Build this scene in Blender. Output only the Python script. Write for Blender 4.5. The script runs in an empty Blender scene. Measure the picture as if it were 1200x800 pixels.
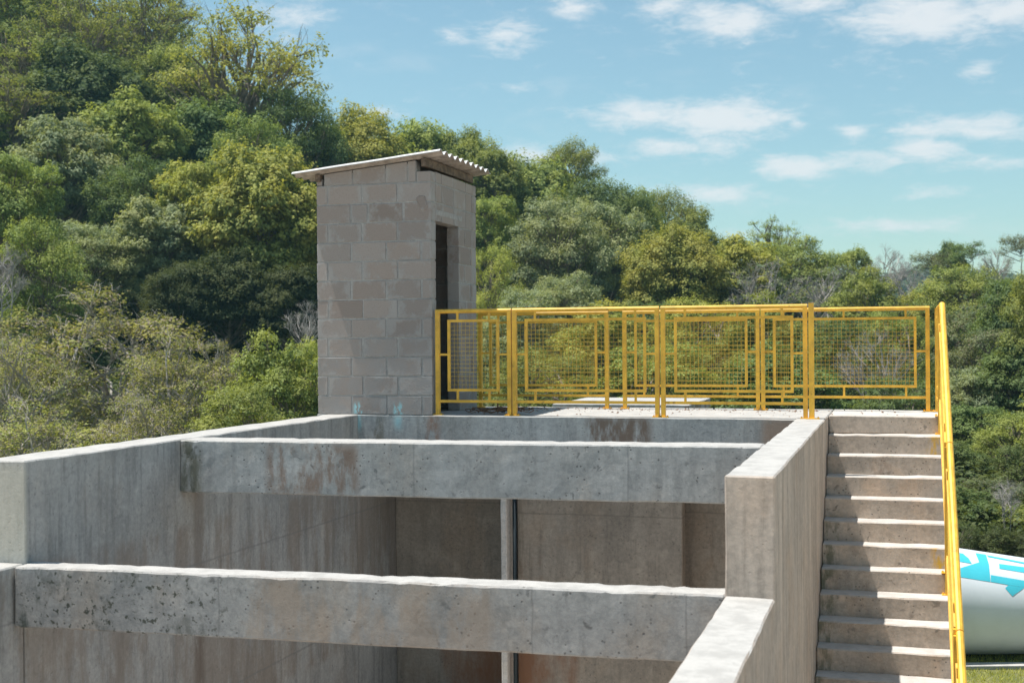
import bpy, bmesh, math, random
import numpy as np
from mathutils import Vector, Matrix, noise

# ------------------------------------------------------------------ camera, sky, sun, exposure
S = bpy.context.scene
COL = S.collection
EYE = 0.765                                   # eye height above the platform (z = 0)
F = 1500.0                                    # focal length in pixels of the 1200 px wide photograph
TH = math.radians(16.7)                       # the structure is turned this much to the view
CT, ST = math.cos(TH), math.sin(TH)

cam_d = bpy.data.cameras.new('camera'); cam = bpy.data.objects.new('camera', cam_d); COL.objects.link(cam)
cam_d.sensor_width = 36; cam_d.lens = F / 1200 * 36; cam_d.clip_end = 8000; cam_d.clip_start = .1
CAMR = Matrix.Rotation(math.radians(90), 4, 'X') @ Matrix.Rotation(-.007, 4, 'Z')
cam.matrix_world = Matrix.Translation((0, 0, EYE)) @ CAMR
cam_d.dof.use_dof = True; cam_d.dof.focus_distance = 12.5; cam_d.dof.aperture_fstop = 3.2
S.camera = cam

sv = Vector((-.34 * CT - .055 * ST, .34 * ST - .055 * CT, 1)).normalized()    # towards the sun
SUN_EL = math.asin(sv.z); SUN_AZ = math.atan2(sv.x, sv.y)
W = bpy.data.worlds.new('World'); S.world = W; W.use_nodes = True
sun_d = bpy.data.lights.new('sun', 'SUN'); sun = bpy.data.objects.new('sun', sun_d); COL.objects.link(sun)
sun_d.energy = 4.4; sun_d.angle = math.radians(.55); sun_d.color = (1, .955, .89)
sun.rotation_euler = sv.to_track_quat('Z', 'Y').to_euler(); sun.location = (0, 0, 60)
S.view_settings.view_transform = 'Standard'; S.view_settings.look = 'None'
S.view_settings.exposure = .64; S.view_settings.gamma = 1

def nd(nt, typ, **kw):
    n = nt.nodes.new(typ)
    ins = kw.pop('ins', {})
    for k, v in kw.items(): setattr(n, k, v)
    for k, v in ins.items():
        if isinstance(v, bpy.types.NodeSocket): nt.links.new(v, n.inputs[k])
        else: n.inputs[k].default_value = v
    return n
def mth(nt, op, a, b=0., c=None, clamp=False):
    n = nt.nodes.new('ShaderNodeMath'); n.operation = op; n.use_clamp = clamp
    for i, v in enumerate((a, b, c)):
        if v is None: continue
        if isinstance(v, bpy.types.NodeSocket): nt.links.new(v, n.inputs[i])
        else: n.inputs[i].default_value = v
    return n.outputs[0]
def mix(nt, fac, a, b, mode='MIX'):
    n = nt.nodes.new('ShaderNodeMix'); n.data_type = 'RGBA'; n.blend_type = mode
    for k, v in ((0, fac), (6, a), (7, b)):
        if isinstance(v, bpy.types.NodeSocket): nt.links.new(v, n.inputs[k])
        else: n.inputs[k].default_value = v if k == 0 else (*v[:3], 1)
    return n.outputs[2]
def ramp(nt, fac, lo, hi, a=0., b=1.):
    n = nt.nodes.new('ShaderNodeMapRange'); n.interpolation_type = 'SMOOTHSTEP'
    nt.links.new(fac, n.inputs[0])
    n.inputs[1].default_value = lo; n.inputs[2].default_value = hi
    n.inputs[3].default_value = a; n.inputs[4].default_value = b
    return n.outputs[0]

def build_sky():
    nt = W.node_tree; nt.nodes.clear()
    sky = nd(nt, 'ShaderNodeTexSky', sky_type='NISHITA', sun_disc=False, sun_elevation=SUN_EL, sun_rotation=SUN_AZ,
             altitude=300, air_density=1.0, dust_density=.3, ozone_density=1.0)
    tc = nd(nt, 'ShaderNodeTexCoord'); g = tc.outputs['Generated']
    sp = nd(nt, 'ShaderNodeSeparateXYZ', ins={0: g})
    zc = mth(nt, 'MAXIMUM', sp.outputs[2], 0.)
    col = mix(nt, 1., sky.outputs[0], (.935, 1.04, .89), 'MULTIPLY')
    lowf = ramp(nt, sp.outputs[2], -.02, .26)
    col = mix(nt, lowf, mix(nt, 1., col, (.82, .83, .87), 'MULTIPLY'), col)
    # cloud layer: the same scattered clouds all round, gathered where the photograph shows them
    yy = mth(nt, 'MAXIMUM', sp.outputs[1], .05)
    px = mth(nt, 'DIVIDE', sp.outputs[0], yy); pz = mth(nt, 'DIVIDE', sp.outputs[2], yy)
    mp = nd(nt, 'ShaderNodeMapping', ins={0: g, 3: (1, 1, 3.2)})
    n1 = nd(nt, 'ShaderNodeTexNoise', ins={'Vector': mp.outputs[0], 'Scale': 13., 'Detail': 8., 'Roughness': .62, 'Distortion': .25})
    n2 = nd(nt, 'ShaderNodeTexNoise', ins={'Vector': mp.outputs[0], 'Scale': 4., 'Detail': 3., 'Roughness': .5})
    front = None
    spots = [(765, 135, 70, 16, 1.), (850, 140, 62, 20, 1.25), (780, 175, 50, 12, .9), (845, 172, 40, 14, .7), (935, 198, 38, 14, 1.15),
             (1085, 178, 42, 14, 1.1), (1010, 190, 60, 13, .8), (1130, 154, 85, 14, .95), (1160, 195, 60, 9, .6), (1060, 268, 80, 9, .75),
             (855, 26, 62, 20, 1.), (1085, 22, 95, 26, 1.15), (960, 6, 80, 14, .8), (1175, 15, 70, 22, 1.), (675, 8, 26, 18, .8), (780, 8, 30, 18, .8),
             (595, 42, 34, 20, .75), (535, 42, 20, 10, .6), (1147, 85, 20, 10, .8), (1003, 157, 20, 8, .8), (840, 230, 60, 12, .8),
             (620, 183, 42, 12, .8), (690, 186, 34, 10, .7), (610, 103, 26, 6, .5), (1100, 229, 45, 8, .6), (340, 15, 50, 18, .6),
             (445, 132, 30, 8, .5), (1020, 70, 30, 18, .35), (870, 277, 40, 6, .5), (935, 148, 14, 5, .6), (330, 40, 34, 10, .5)]
    for (x, y, rx, ry, s) in spots:
        a = mth(nt, 'MULTIPLY', mth(nt, 'SUBTRACT', px, (x - 600) / F), F / rx)
        b = mth(nt, 'MULTIPLY', mth(nt, 'SUBTRACT', pz, (400 - y) / F), F / ry)
        e = mth(nt, 'ADD', mth(nt, 'MULTIPLY', a, a), mth(nt, 'MULTIPLY', b, b))
        v = mth(nt, 'MULTIPLY', mth(nt, 'EXPONENT', mth(nt, 'MULTIPLY', e, -.8)), s)
        front = v if front is None else mth(nt, 'MAXIMUM', front, v)
    edge = nd(nt, 'ShaderNodeTexNoise', ins={'Vector': mp.outputs[0], 'Scale': 38., 'Detail': 10., 'Roughness': .70, 'Distortion': .35})
    d1 = mth(nt, 'ADD', front, mth(nt, 'MULTIPLY', mth(nt, 'SUBTRACT', edge.outputs[0], .5), 1.9))
    c1 = ramp(nt, d1, .08, 1.10, 0, .82)
    inview = ramp(nt, sp.outputs[1], .55, .8)
    d2 = mth(nt, 'ADD', mth(nt, 'MULTIPLY', n1.outputs[0], .7), mth(nt, 'MULTIPLY', n2.outputs[0], .5))
    c2 = mth(nt, 'MULTIPLY', ramp(nt, d2, .62, .82, 0, .6), mth(nt, 'SUBTRACT', 1., mth(nt, 'MULTIPLY', inview, .75)))
    cl = mth(nt, 'MAXIMUM', c1, c2)
    col = mix(nt, cl, col, (6.0, 6.1, 6.2))
    bg = nd(nt, 'ShaderNodeBackground', ins={'Color': col, 'Strength': .098})
    out = nd(nt, 'ShaderNodeOutputWorld', ins={0: bg.outputs[0]})
build_sky()

# ------------------------------------------------------------------ helpers
def W3(u, v, z):                              # structure frame (across the stairs, up the stairs, height) to world
    return Vector((u * CT + v * ST, -u * ST + v * CT, z))
def u_at(x, v):                               # the u that shows at photograph column x on a line of constant v
    r = (x - 600) / F
    return v / (r * ST + CT) * (r * CT - ST)
def ray(x, y):
    return (CAMR.to_3x3() @ Vector(((x - 600) / F, -(y - 400) / F, -1)))
def tag(o, label=None, cat=None, group=None, kind=None):
    if label: o['label'] = label
    if cat: o['category'] = cat
    if group: o['group'] = group
    if kind: o['kind'] = kind
    return o
def thing(name, label, cat, u=0, v=0, z=0, group=None, world=False, rz=None):
    o = bpy.data.objects.new(name, None); COL.objects.link(o); o.empty_display_size = .2
    o.location = (u, v, z) if world else W3(u, v, z)
    o.rotation_euler = (0, 0, (0 if world else -TH) if rz is None else rz)
    tag(o, label, cat, group); o['_o'] = (u, v, z)
    return o
def org(root):
    return Vector(root['_o'])
def link_mesh(name, me, mat, parent=None, kind=None, loc=None):
    o = bpy.data.objects.new(name, me); COL.objects.link(o)
    if mat is not None and not me.materials: me.materials.append(mat)
    if parent is not None: o.parent = parent
    if loc is not None: o.location = loc
    if kind: o['kind'] = kind
    return o
def bm_obj(name, bm, mat, parent=None, smooth=False, kind=None, shift=None):
    if shift is not None: bmesh.ops.translate(bm, vec=-shift, verts=bm.verts)
    bmesh.ops.recalc_face_normals(bm, faces=bm.faces)
    me = bpy.data.meshes.new(name); bm.to_mesh(me); bm.free()
    if smooth: me.polygons.foreach_set('use_smooth', [True] * len(me.polygons))
    return link_mesh(name, me, mat, parent, kind)
def add_box(bm, a, b):
    vs = [bm.verts.new((x, y, z)) for x in (a[0], b[0]) for y in (a[1], b[1]) for z in (a[2], b[2])]
    for f in ((0, 1, 3, 2), (4, 6, 7, 5), (0, 4, 5, 1), (2, 3, 7, 6), (0, 2, 6, 4), (1, 5, 7, 3)):
        bm.faces.new([vs[i] for i in f])
    return vs
def add_bar(bm, p, q, r, n=4, up=None, r2=None, cap=True):
    p = Vector(p); q = Vector(q); d = (q - p)
    if d.length < 1e-6: return
    d.normalize()
    a = d.cross(Vector(up or ((0, 0, 1) if abs(d.z) < .9 else (1, 0, 0)))).normalized(); b = d.cross(a)
    rings = []
    for c, rr in ((p, r), (q, r if r2 is None else r2)):
        rings.append([bm.verts.new(c + (a * math.cos(t) + b * math.sin(t)) * rr * (1.4142 if n == 4 else 1))
                      for t in [(k + .5) * 2 * math.pi / n for k in range(n)]])
    for k in range(n):
        bm.faces.new((rings[0][k], rings[0][(k + 1) % n], rings[1][(k + 1) % n], rings[1][k]))
    if cap:
        bm.faces.new(rings[0][::-1]); bm.faces.new(rings[1])
def conc(name, c8, mat, root, cut=.14, amp=.004, bev=.009, seed=0, label=None):
    """rough cast concrete solid: c8 = four bottom (u,v,z) corners then four top ones, counter-clockwise"""
    bm = bmesh.new(); vs = [bm.verts.new(c) for c in c8]
    for f in ((3, 2, 1, 0), (4, 5, 6, 7), (0, 1, 5, 4), (1, 2, 6, 5), (2, 3, 7, 6), (3, 0, 4, 7)):
        bm.faces.new([vs[i] for i in f])
    bmesh.ops.bevel(bm, geom=list(bm.edges), offset=bev, segments=1, affect='EDGES')
    lo = [min(c[k] for c in c8) for k in range(3)]; hi = [max(c[k] for c in c8) for k in range(3)]
    for k in range(3):
        st = cut if k < 2 else cut * 1.6
        n = min(int((hi[k] - lo[k]) / st), 70)
        for i in range(1, n + 1):
            co = Vector((0, 0, 0)); co[k] = lo[k] + (hi[k] - lo[k]) * i / (n + 1)
            no = Vector((0, 0, 0)); no[k] = 1
            bmesh.ops.bisect_plane(bm, geom=bm.verts[:] + bm.edges[:] + bm.faces[:], plane_co=co, plane_no=no)
    for v in bm.verts:
        q = v.co + Vector((seed * 3.1, 0, 0))
        v.co += noise.noise_vector(q * 3.3) * amp + noise.noise_vector(q * 11) * amp * .5
        if v.co.z > hi[2] - bev * 1.6 - amp:
            e_ = noise.noise(q * 14); v.co.z += amp * .8 * noise.noise(q * 31) - (amp * 5 * (e_ - .22) if e_ > .22 else 0)
    o = bm_obj(name, bm, mat, root, shift=org(root))
    if label: o['label'] = label
    return o
def box8(u0, u1, v0, v1, z0, z1):
    return [(u0, v0, z0), (u1, v0, z0), (u1, v1, z0), (u0, v1, z0), (u0, v0, z1), (u1, v0, z1), (u1, v1, z1), (u0, v1, z1)]

# ------------------------------------------------------------------ materials
def newmat(name):
    m = bpy.data.materials.new(name); m.use_nodes = True
    return m, m.node_tree, m.node_tree.nodes['Principled BSDF']
def uvz(nt):
    g = nd(nt, 'ShaderNodeNewGeometry')
    mp = nd(nt, 'ShaderNodeMapping', ins={0: g.outputs['Position'], 2: (0, 0, TH)})
    return mp.outputs[0], g
def nz(nt, vec, scale, sc=(1, 1, 1), detail=5., rough=.55, off=(0, 0, 0), dist=0.):
    mp = nd(nt, 'ShaderNodeMapping', ins={0: vec, 1: off, 3: sc})
    return nd(nt, 'ShaderNodeTexNoise', ins={'Vector': mp.outputs[0], 'Scale': scale, 'Detail': detail, 'Roughness': rough, 'Distortion': dist}).outputs[0]
def window(nt, s, a, b, soft):
    return mth(nt, 'MULTIPLY', ramp(nt, s, a - soft, a + soft), ramp(nt, s, b - soft, b + soft, 1, 0))

def concrete(name, base, warm=.3, streak=.5, pits=.5, rust=.3, moss=None, patches=(), vpatches=(), bump=.35, top=(.44, .425, .40), joints=None):
    m, nt, bs = newmat(name); P, g = uvz(nt)
    sp = nd(nt, 'ShaderNodeSeparateXYZ', ins={0: P})
    base = Vector(base)
    n_big = nz(nt, P, .9, detail=4); n_mid = nz(nt, P, 4.5, detail=7, rough=.65, dist=.4)
    n_st = nz(nt, P, 7., (1.6, 1.6, .16), detail=7, rough=.68); n_fine = nz(nt, P, 55., detail=3, rough=.7)
    n_st2 = nz(nt, P, 2.6, (1.5, 1.5, .12), detail=6, rough=.6, off=(5, 2, 0))
    c = mix(nt, ramp(nt, n_big, .35, .65), base * .86, base * 1.1)
    c = mix(nt, mth(nt, 'MULTIPLY', ramp(nt, n_mid, .42, .72), .55), c, base * 1.32)
    c = mix(nt, mth(nt, 'MULTIPLY', ramp(nt, n_st, .46, .66), streak), c, base * .70)
    c = mix(nt, mth(nt, 'MULTIPLY', ramp(nt, n_st2, .52, .68), streak * .8), c, base * 1.28)
    wn = nz(nt, P, 1.9, (1, 1, .6), detail=6, rough=.62, off=(9, 4, 1))
    c = mix(nt, mth(nt, 'MULTIPLY', ramp(nt, wn, .48, .66), warm), c, (base.x * 1.18, base.y * .98, base.z * .80))
    gr = nz(nt, P, 28., detail=6, rough=.75, off=(6, 6, 6))
    c = mix(nt, mth(nt, 'MULTIPLY', ramp(nt, gr, .36, .66), .5), mix(nt, 1., c, (.80, .80, .80), 'MULTIPLY'), mix(nt, 1., c, (1.22, 1.2, 1.18), 'MULTIPLY'))
    mo = nz(nt, P, 7., (1, 1, .9), detail=8, rough=.72, off=(2, 9, 5), dist=.3)
    c = mix(nt, mth(nt, 'MULTIPLY', ramp(nt, mo, .54, .60), .45 * min(1, pits + .2)), c, mix(nt, 1., c, (.70, .72, .73), 'MULTIPLY'))
    mo2 = nz(nt, P, 4., (1, 1, .8), detail=9, rough=.75, off=(12, 1, 8))
    c = mix(nt, mth(nt, 'MULTIPLY', ramp(nt, mo2, .55, .62), .4), c, mix(nt, 1., c, (1.3, 1.28, 1.25), 'MULTIPLY'))
    # air holes and dark blotches
    vo = nd(nt, 'ShaderNodeTexVoronoi', ins={'Vector': P, 'Scale': 24., 'Randomness': 1.})
    hole = mth(nt, 'MULTIPLY', ramp(nt, mth(nt, 'ADD', vo.outputs['Distance'], mth(nt, 'MULTIPLY', mth(nt, 'SUBTRACT', gr, .5), .3)), .13, .22, 1, 0), ramp(nt, nz(nt, P, 5., off=(2, 7, 7)), .46, .56))
    c = mix(nt, mth(nt, 'MULTIPLY', hole, pits), c, base * .36)
    bl = mth(nt, 'MULTIPLY', ramp(nt, nz(nt, P, 9., (1, 1, 1.3), detail=5, rough=.6, off=(1, 1, 4), dist=.6), .60, .70), ramp(nt, nz(nt, P, 1.5, off=(4, 0, 2)), .42, .54))
    c = mix(nt, mth(nt, 'MULTIPLY', bl, pits), c, base * .46)
    # brown runs
    ru = mth(nt, 'MULTIPLY', ramp(nt, nz(nt, P, 3.6, (1, 1, .45), detail=7, rough=.7, off=(7, 3, 2)), .56, .66), ramp(nt, nz(nt, P, .8, off=(3, 3, 9)), .50, .60))
    c = mix(nt, mth(nt, 'MULTIPLY', ru, rust), c, (.23, .145, .095))
    for (u0, u1, z0, z1, colr, amt, scl) in patches:
        w = mth(nt, 'MULTIPLY', window(nt, sp.outputs[0], u0, u1, .05), window(nt, sp.outputs[2], z0, z1, .06))
        e = ramp(nt, nz(nt, P, scl, (1, 1, .35), detail=7, rough=.7, off=(u0, z0, 1)), .42, .58)
        c = mix(nt, mth(nt, 'MULTIPLY', mth(nt, 'MULTIPLY', w, e), amt), c, colr)
    for (v0, v1, z0, z1, colr, amt, scl) in vpatches:
        w = mth(nt, 'MULTIPLY', window(nt, sp.outputs[1], v0, v1, .04), window(nt, sp.outputs[2], z0, z1, .06))
        e = ramp(nt, nz(nt, P, scl, (1, 1, .35), detail=7, rough=.7, off=(v0, z0, 1)), .30, .5)
        c = mix(nt, mth(nt, 'MULTIPLY', mth(nt, 'MULTIPLY', w, e), amt), c, colr)
    if moss:
        u0, u1, z0, z1, amt = moss
        w = mth(nt, 'MULTIPLY', window(nt, sp.outputs[0], u0, u1, .3), window(nt, sp.outputs[2], z0, z1, .05))
        ms = mth(nt, 'MAXIMUM', ramp(nt, nz(nt, P, 24., detail=5, rough=.6, off=(3, 8, 2)), .57, .63), mth(nt, 'MULTIPLY', ramp(nt, nz(nt, P, 9., (1, 1, .6), detail=6, rough=.7, off=(3, 1, 2)), .52, .66), .5))
        c = mix(nt, mth(nt, 'MULTIPLY', mth(nt, 'MULTIPLY', w, ms), amt), c, (.060, .064, .046))
    if joints:                                 # formwork board seams
        for (axis, pos, wd) in joints:
            wv = mth(nt, 'ADD', sp.outputs[axis], mth(nt, 'MULTIPLY', mth(nt, 'SUBTRACT', n_mid, .5), .03))
            c = mix(nt, mth(nt, 'MULTIPLY', window(nt, wv, pos - wd, pos + wd, wd), .5), c, base * .5)
    gn = nd(nt, 'ShaderNodeSeparateXYZ', ins={0: g.outputs['True Normal']})
    up = ramp(nt, gn.outputs[2], .6, .85)
    dirt = ramp(nt, nz(nt, P, 6., detail=8, rough=.7), .36, .6)
    tcol = mix(nt, dirt, Vector(top) * .80, top)
    tcol = mix(nt, mth(nt, 'MULTIPLY', ramp(nt, nz(nt, P, 26., detail=4, rough=.8), .62, .70), .6), tcol, Vector(top) * .45)
    c = mix(nt, up, c, tcol)
    nt.links.new(c, bs.inputs['Base Color']); bs.inputs['Roughness'].default_value = .92
    h = mth(nt, 'ADD', mth(nt, 'MULTIPLY', n_fine, .35), mth(nt, 'ADD', mth(nt, 'MULTIPLY', n_mid, .8), mth(nt, 'MULTIPLY', hole, -.9)))
    b = nd(nt, 'ShaderNodeBump', ins={'Strength': bump, 'Distance': .012, 'Height': h})
    nt.links.new(b.outputs[0], bs.inputs['Normal'])
    return m
GREY = (.335, .35, .355); WARMG = (.34, .31, .275)
M_beam_up = concrete('concrete_beam_far', (.43, .43, .42), warm=.3, streak=.45, pits=.95, rust=.35,
    patches=[(-4.75, -4.0, -.42, -.03, (.23, .14, .09), .75, 5.), (-5.5, -5.32, -.5, 0, (.10, .10, .06), .8, 6.), (-3.4, -2.4, -.45, 0, (.46, .47, .47), .4, 3.)],
    joints=[(0, -3.55, .006), (0, -1.9, .006)])
M_beam_low = concrete('concrete_beam_near', (.365, .355, .345), warm=.45, streak=.35, pits=.9, rust=.55, moss=(-5.5, -4.0, -1.1, -.66, .9),
    patches=[(-3.9, -2.3, -1.08, -.68, (.36, .27, .20), .55, 3.), (-5.45, -5.3, -1.1, -.66, (.03, .05, .035), .85, 5.)],
    joints=[(0, -4.05, .006), (0, -2.05, .005), (0, -1.15, .005)])
M_left = concrete('concrete_left_wall', (.415, .415, .405), warm=.2, streak=.9, pits=.4, rust=.3, vpatches=[(7.0, 7.152, -.66, -.03, (.60, .57, .46), .8, 3.), (9.25, 9.42, -3, -.3, (.16, .12, .09), .6, 9.)], joints=[(2, -1.04, .008), (2, -2.18, .009)],  # the pale patch paints warm bounce light on the wall's near end face
    patches=[(-5.8, -5.2, -2.4, -.7, (.24, .185, .14), .55, 2.)])
M_plat = concrete('concrete_platform', (.345, .36, .36), warm=.15, streak=.7, pits=.5, rust=.5,
    patches=[(u_at(416, 12.6), u_at(424, 12.6), -.16, .0, (.33, .56, .60), .9, 9.), (u_at(462, 12.6), u_at(470, 12.6), -.14, .0, (.33, .56, .60), .9, 9.), (u_at(405, 12.6), u_at(414, 12.6), -.3, 0, (.12, .12, .09), .8, 7.), (-3.0, -2.35, -.32, .0, (.15, .105, .075), .9, 5.), (-4.72, -4.58, -.3, .0, (.26, .15, .1), .8, 6.), (-5.35, -5.2, -.35, 0, (.12, .11, .08), .7, 5.), (-1.25, -.9, -.3, 0, (.27, .18, .12), .7, 5.)])
M_right = concrete('concrete_stair_wall', (.51, .43, .365), warm=.25, streak=.95, pits=.15, rust=.15)
M_end = concrete('concrete_wall_end', (.42, .385, .35), warm=.5, streak=.3, pits=.4, rust=.3)
M_step = concrete('concrete_steps', (.52, .44, .37), warm=.45, streak=.2, pits=.9, rust=.4, top=(.53, .505, .47), patches=[(-.70, -.52, -4, -.9, (.10, .11, .06), .7, 9.)])
M_step_y = concrete('concrete_step_paint', (.52, .44, .37), warm=.45, streak=.2, pits=.9, rust=.4, top=(.53, .505, .47), patches=[(-.70, -.52, -4, -.9, (.10, .11, .06), .7, 9.), (.30, .5, -3, .1, (.62, .36, .03), .95, 11.)])
M_back = concrete('concrete_pit_back', (.35, .305, .255), warm=.3, streak=.7, pits=.5, rust=.3, joints=[(2, -1.04, .007)],
    patches=[(-5.6, -3.2, -6, -2.35, (.24, .115, .06), .95, .7)])
M_edge = concrete('concrete_baffle', (.60, .58, .55), warm=.3, streak=.5, pits=.3)

def simple(name, col, rough=.6, metal=0., var=.15, scale=20., bump=.1, rust=0.):
    m, nt, bs = newmat(name); P, g = uvz(nt); c = Vector(col)
    n = nz(nt, P, scale, detail=5, rough=.65)
    cc = mix(nt, ramp(nt, n, .35, .65), c * (1 - var), c * (1 + var))
    if rust:
        cc = mix(nt, mth(nt, 'MULTIPLY', ramp(nt, nz(nt, P, 16., detail=6, rough=.7, off=(3, 1, 1)), .60, .68), rust), cc, (.16, .07, .03))
    nt.links.new(cc, bs.inputs['Base Color']); bs.inputs['Roughness'].default_value = rough; bs.inputs['Metallic'].default_value = metal
    b = nd(nt, 'ShaderNodeBump', ins={'Strength': bump, 'Distance': .004, 'Height': n}); nt.links.new(b.outputs[0], bs.inputs['Normal'])
    return m
M_yel = simple('yellow_paint', (.78, .445, .045), .5, var=.16, scale=7., rust=.5)
M_wire = simple('yellow_wire', (.66, .43, .06), .5, var=.1)
M_wood = simple('rafter_wood', (.14, .10, .07), .8, var=.4, scale=14.)
M_sheet = simple('fibre_cement_sheet', (.56, .56, .55), .75, var=.12, scale=7.)
M_under = simple('shaded_sheet_underside', (.33, .285, .25), .85, var=.25, scale=9.)  # darker brown puts the shade under the roof into the sheet's colour
M_rustw = simple('rusty_wire', (.16, .085, .05), .85, var=.4, scale=40.)
M_pipe = simple('dark_pipe', (.010, .020, .026), .6)
M_bark = simple('tree_bark', (.20, .165, .13), .95, var=.4, scale=3., bump=.5)
M_bark_pale = simple('pale_bark', (.36, .33, .30), .95, var=.25, scale=3., bump=.4)
M_bark_dark = simple('dark_bark', (.075, .058, .045), .95, var=.35, scale=3., bump=.4)
M_white = simple('white_tank_paint', (.66, .70, .72), .45, var=.04, scale=2., bump=.02)
M_cyan = simple('turquoise_lettering', (.06, .50, .60), .45, var=.03, scale=3., bump=.02)
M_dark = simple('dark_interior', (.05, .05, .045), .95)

def block_mat():
    m, nt, bs = newmat('concrete_block'); P, g = uvz(nt)
    oi = nd(nt, 'ShaderNodeObjectInfo')
    c = mix(nt, oi.outputs['Random'], (.245, .200, .175), (.345, .286, .252))
    wn = nd(nt, 'ShaderNodeTexWhiteNoise', noise_dimensions='1D', ins={'W': mth(nt, 'MULTIPLY', oi.outputs['Random'], 91.7)})
    c = mix(nt, mth(nt, 'MULTIPLY', wn.outputs[0], .5), c, (.37, .345, .33))
    sp = nd(nt, 'ShaderNodeSeparateXYZ', ins={0: P})
    n = nz(nt, P, 60., detail=4, rough=.75); n2 = nz(nt, P, 5., detail=6, rough=.65)
    c = mix(nt, mth(nt, 'MULTIPLY', ramp(nt, n, .5, .7), .35), c, (.2, .17, .15))
    tg = nd(nt, 'ShaderNodeTexCoord'); gs = nd(nt, 'ShaderNodeSeparateXYZ', ins={0: tg.outputs['Generated']})
    ex = mth(nt, 'MULTIPLY', mth(nt, 'ABSOLUTE', mth(nt, 'SUBTRACT', gs.outputs[0], .5)), 2.)
    ez = mth(nt, 'MULTIPLY', mth(nt, 'ABSOLUTE', mth(nt, 'SUBTRACT', gs.outputs[2], .5)), 1.75)
    edge = mth(nt, 'MAXIMUM', ex, ez)
    sn = nz(nt, P, 9., (1, 1, .8), detail=8, rough=.72, off=(1, 2, 6)); sb = nz(nt, P, 2.2, detail=3, off=(8, 1, 3))
    sm = ramp(nt, mth(nt, 'ADD', mth(nt, 'ADD', mth(nt, 'MULTIPLY', edge, .42), mth(nt, 'MULTIPLY', sn, 1.15)), mth(nt, 'MULTIPLY', sb, .9)), 1.27, 1.50)
    c = mix(nt, mth(nt, 'MULTIPLY', sm, .6), c, (.38, .37, .36))      # mortar smears
    c = mix(nt, mth(nt, 'MULTIPLY', ramp(nt, sp.outputs[2], .35, 1.3, .5, 0), ramp(nt, n2, .35, .6)), c, (.27, .275, .28))
    for px_ in (419, 466):                     # pale blue paint runs at the foot
        u_ = u_at(px_, 12.6); w = mth(nt, 'MULTIPLY', window(nt, sp.outputs[0], u_ - .05, u_ + .05, .02), window(nt, sp.outputs[2], -.1, .12, .04))
        c = mix(nt, mth(nt, 'MULTIPLY', w, ramp(nt, nz(nt, P, 22., (1, 1, .5), detail=6, rough=.7), .46, .54)), c, (.33, .56, .60))
    nt.links.new(c, bs.inputs['Base Color']); bs.inputs['Roughness'].default_value = .95
    h = mth(nt, 'ADD', n, mth(nt, 'MULTIPLY', sm, .9))
    b = nd(nt, 'ShaderNodeBump', ins={'Strength': .5, 'Distance': .006, 'Height': h}); nt.links.new(b.outputs[0], bs.inputs['Normal'])
    return m
M_block = block_mat()
M_mortar = concrete('mortar', (.39, .38, .37), warm=.1, streak=.2, pits=.2, rust=0, bump=.6)

def leaf_mat(name, a, b, hue=.3, trans=.35, dry=0., drycol=(.26, .21, .15)):
    """a, b = darker and lighter leaf colour; every leaf carries its own random number"""
    m, nt, bs = newmat(name); nt.nodes.remove(bs)
    at = nd(nt, 'ShaderNodeAttribute', attribute_name='leaf_random'); oi = nd(nt, 'ShaderNodeObjectInfo')
    tc = nd(nt, 'ShaderNodeTexCoord')
    c = mix(nt, at.outputs['Fac'], a, b)
    nn = nd(nt, 'ShaderNodeTexNoise', ins={'Vector': tc.outputs['Object'], 'Scale': .45, 'Detail': 3.}).outputs[0]
    c = mix(nt, mth(nt, 'MULTIPLY', ramp(nt, nn, .40, .62), .5), c, (b[0] * 1.25, b[1] * 1.08, b[2] * .75))
    if dry:
        c = mix(nt, mth(nt, 'MULTIPLY', mth(nt, 'MULTIPLY', mth(nt, 'GREATER_THAN', at.outputs['Fac'], 1 - dry), 1.), 1.), c, drycol)
    hs = nd(nt, 'ShaderNodeHueSaturation', ins={'Saturation': .93, 'Color': c, 'Hue': mth(nt, 'ADD', .5 - .016, mth(nt, 'MULTIPLY', oi.outputs['Random'], .020)),
                                                'Value': mth(nt, 'ADD', .92, mth(nt, 'MULTIPLY', oi.outputs['Random'], .38))})
    d = nd(nt, 'ShaderNodeBsdfDiffuse', ins={0: hs.outputs[0]})
    tcol = mix(nt, 1., hs.outputs[0], (1.25, 1.25, .6), 'MULTIPLY')
    t = nd(nt, 'ShaderNodeBsdfTranslucent', ins={0: tcol})
    gl = nd(nt, 'ShaderNodeBsdfGlossy', ins={0: (.8, .85, .8, 1), 'Roughness': .6})
    s1 = nd(nt, 'ShaderNodeMixShader', ins={0: trans, 1: d.outputs[0], 2: t.outputs[0]})
    s2 = nd(nt, 'ShaderNodeMixShader', ins={0: .012, 1: s1.outputs[0], 2: gl.outputs[0]})
    nt.links.new(s2.outputs[0], nt.nodes['Material Output'].inputs[0])
    return m
L_mid = leaf_mat('leaves_mid_green', (.070, .112, .032), (.300, .365, .095))
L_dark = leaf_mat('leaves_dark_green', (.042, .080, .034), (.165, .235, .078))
L_lime = leaf_mat('leaves_yellow_green', (.125, .170, .038), (.410, .445, .100))
L_silver = leaf_mat('leaves_silver_green', (.110, .155, .085), (.350, .410, .220))
L_dry = leaf_mat('leaves_mixed_dry', (.120, .150, .042), (.360, .385, .105), dry=.22, drycol=(.30, .25, .20))
L_grey = leaf_mat('leaves_grey_green', (.065, .100, .055), (.220, .270, .140), dry=.10)
L_under = leaf_mat('leaves_undergrowth_and_shade', (.032, .052, .020), (.095, .125, .045))  # undergrowth leaves, also the painted shade on trees in the hollow
L_gold = leaf_mat('leaves_gold', (.150, .130, .020), (.330, .250, .045))
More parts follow.
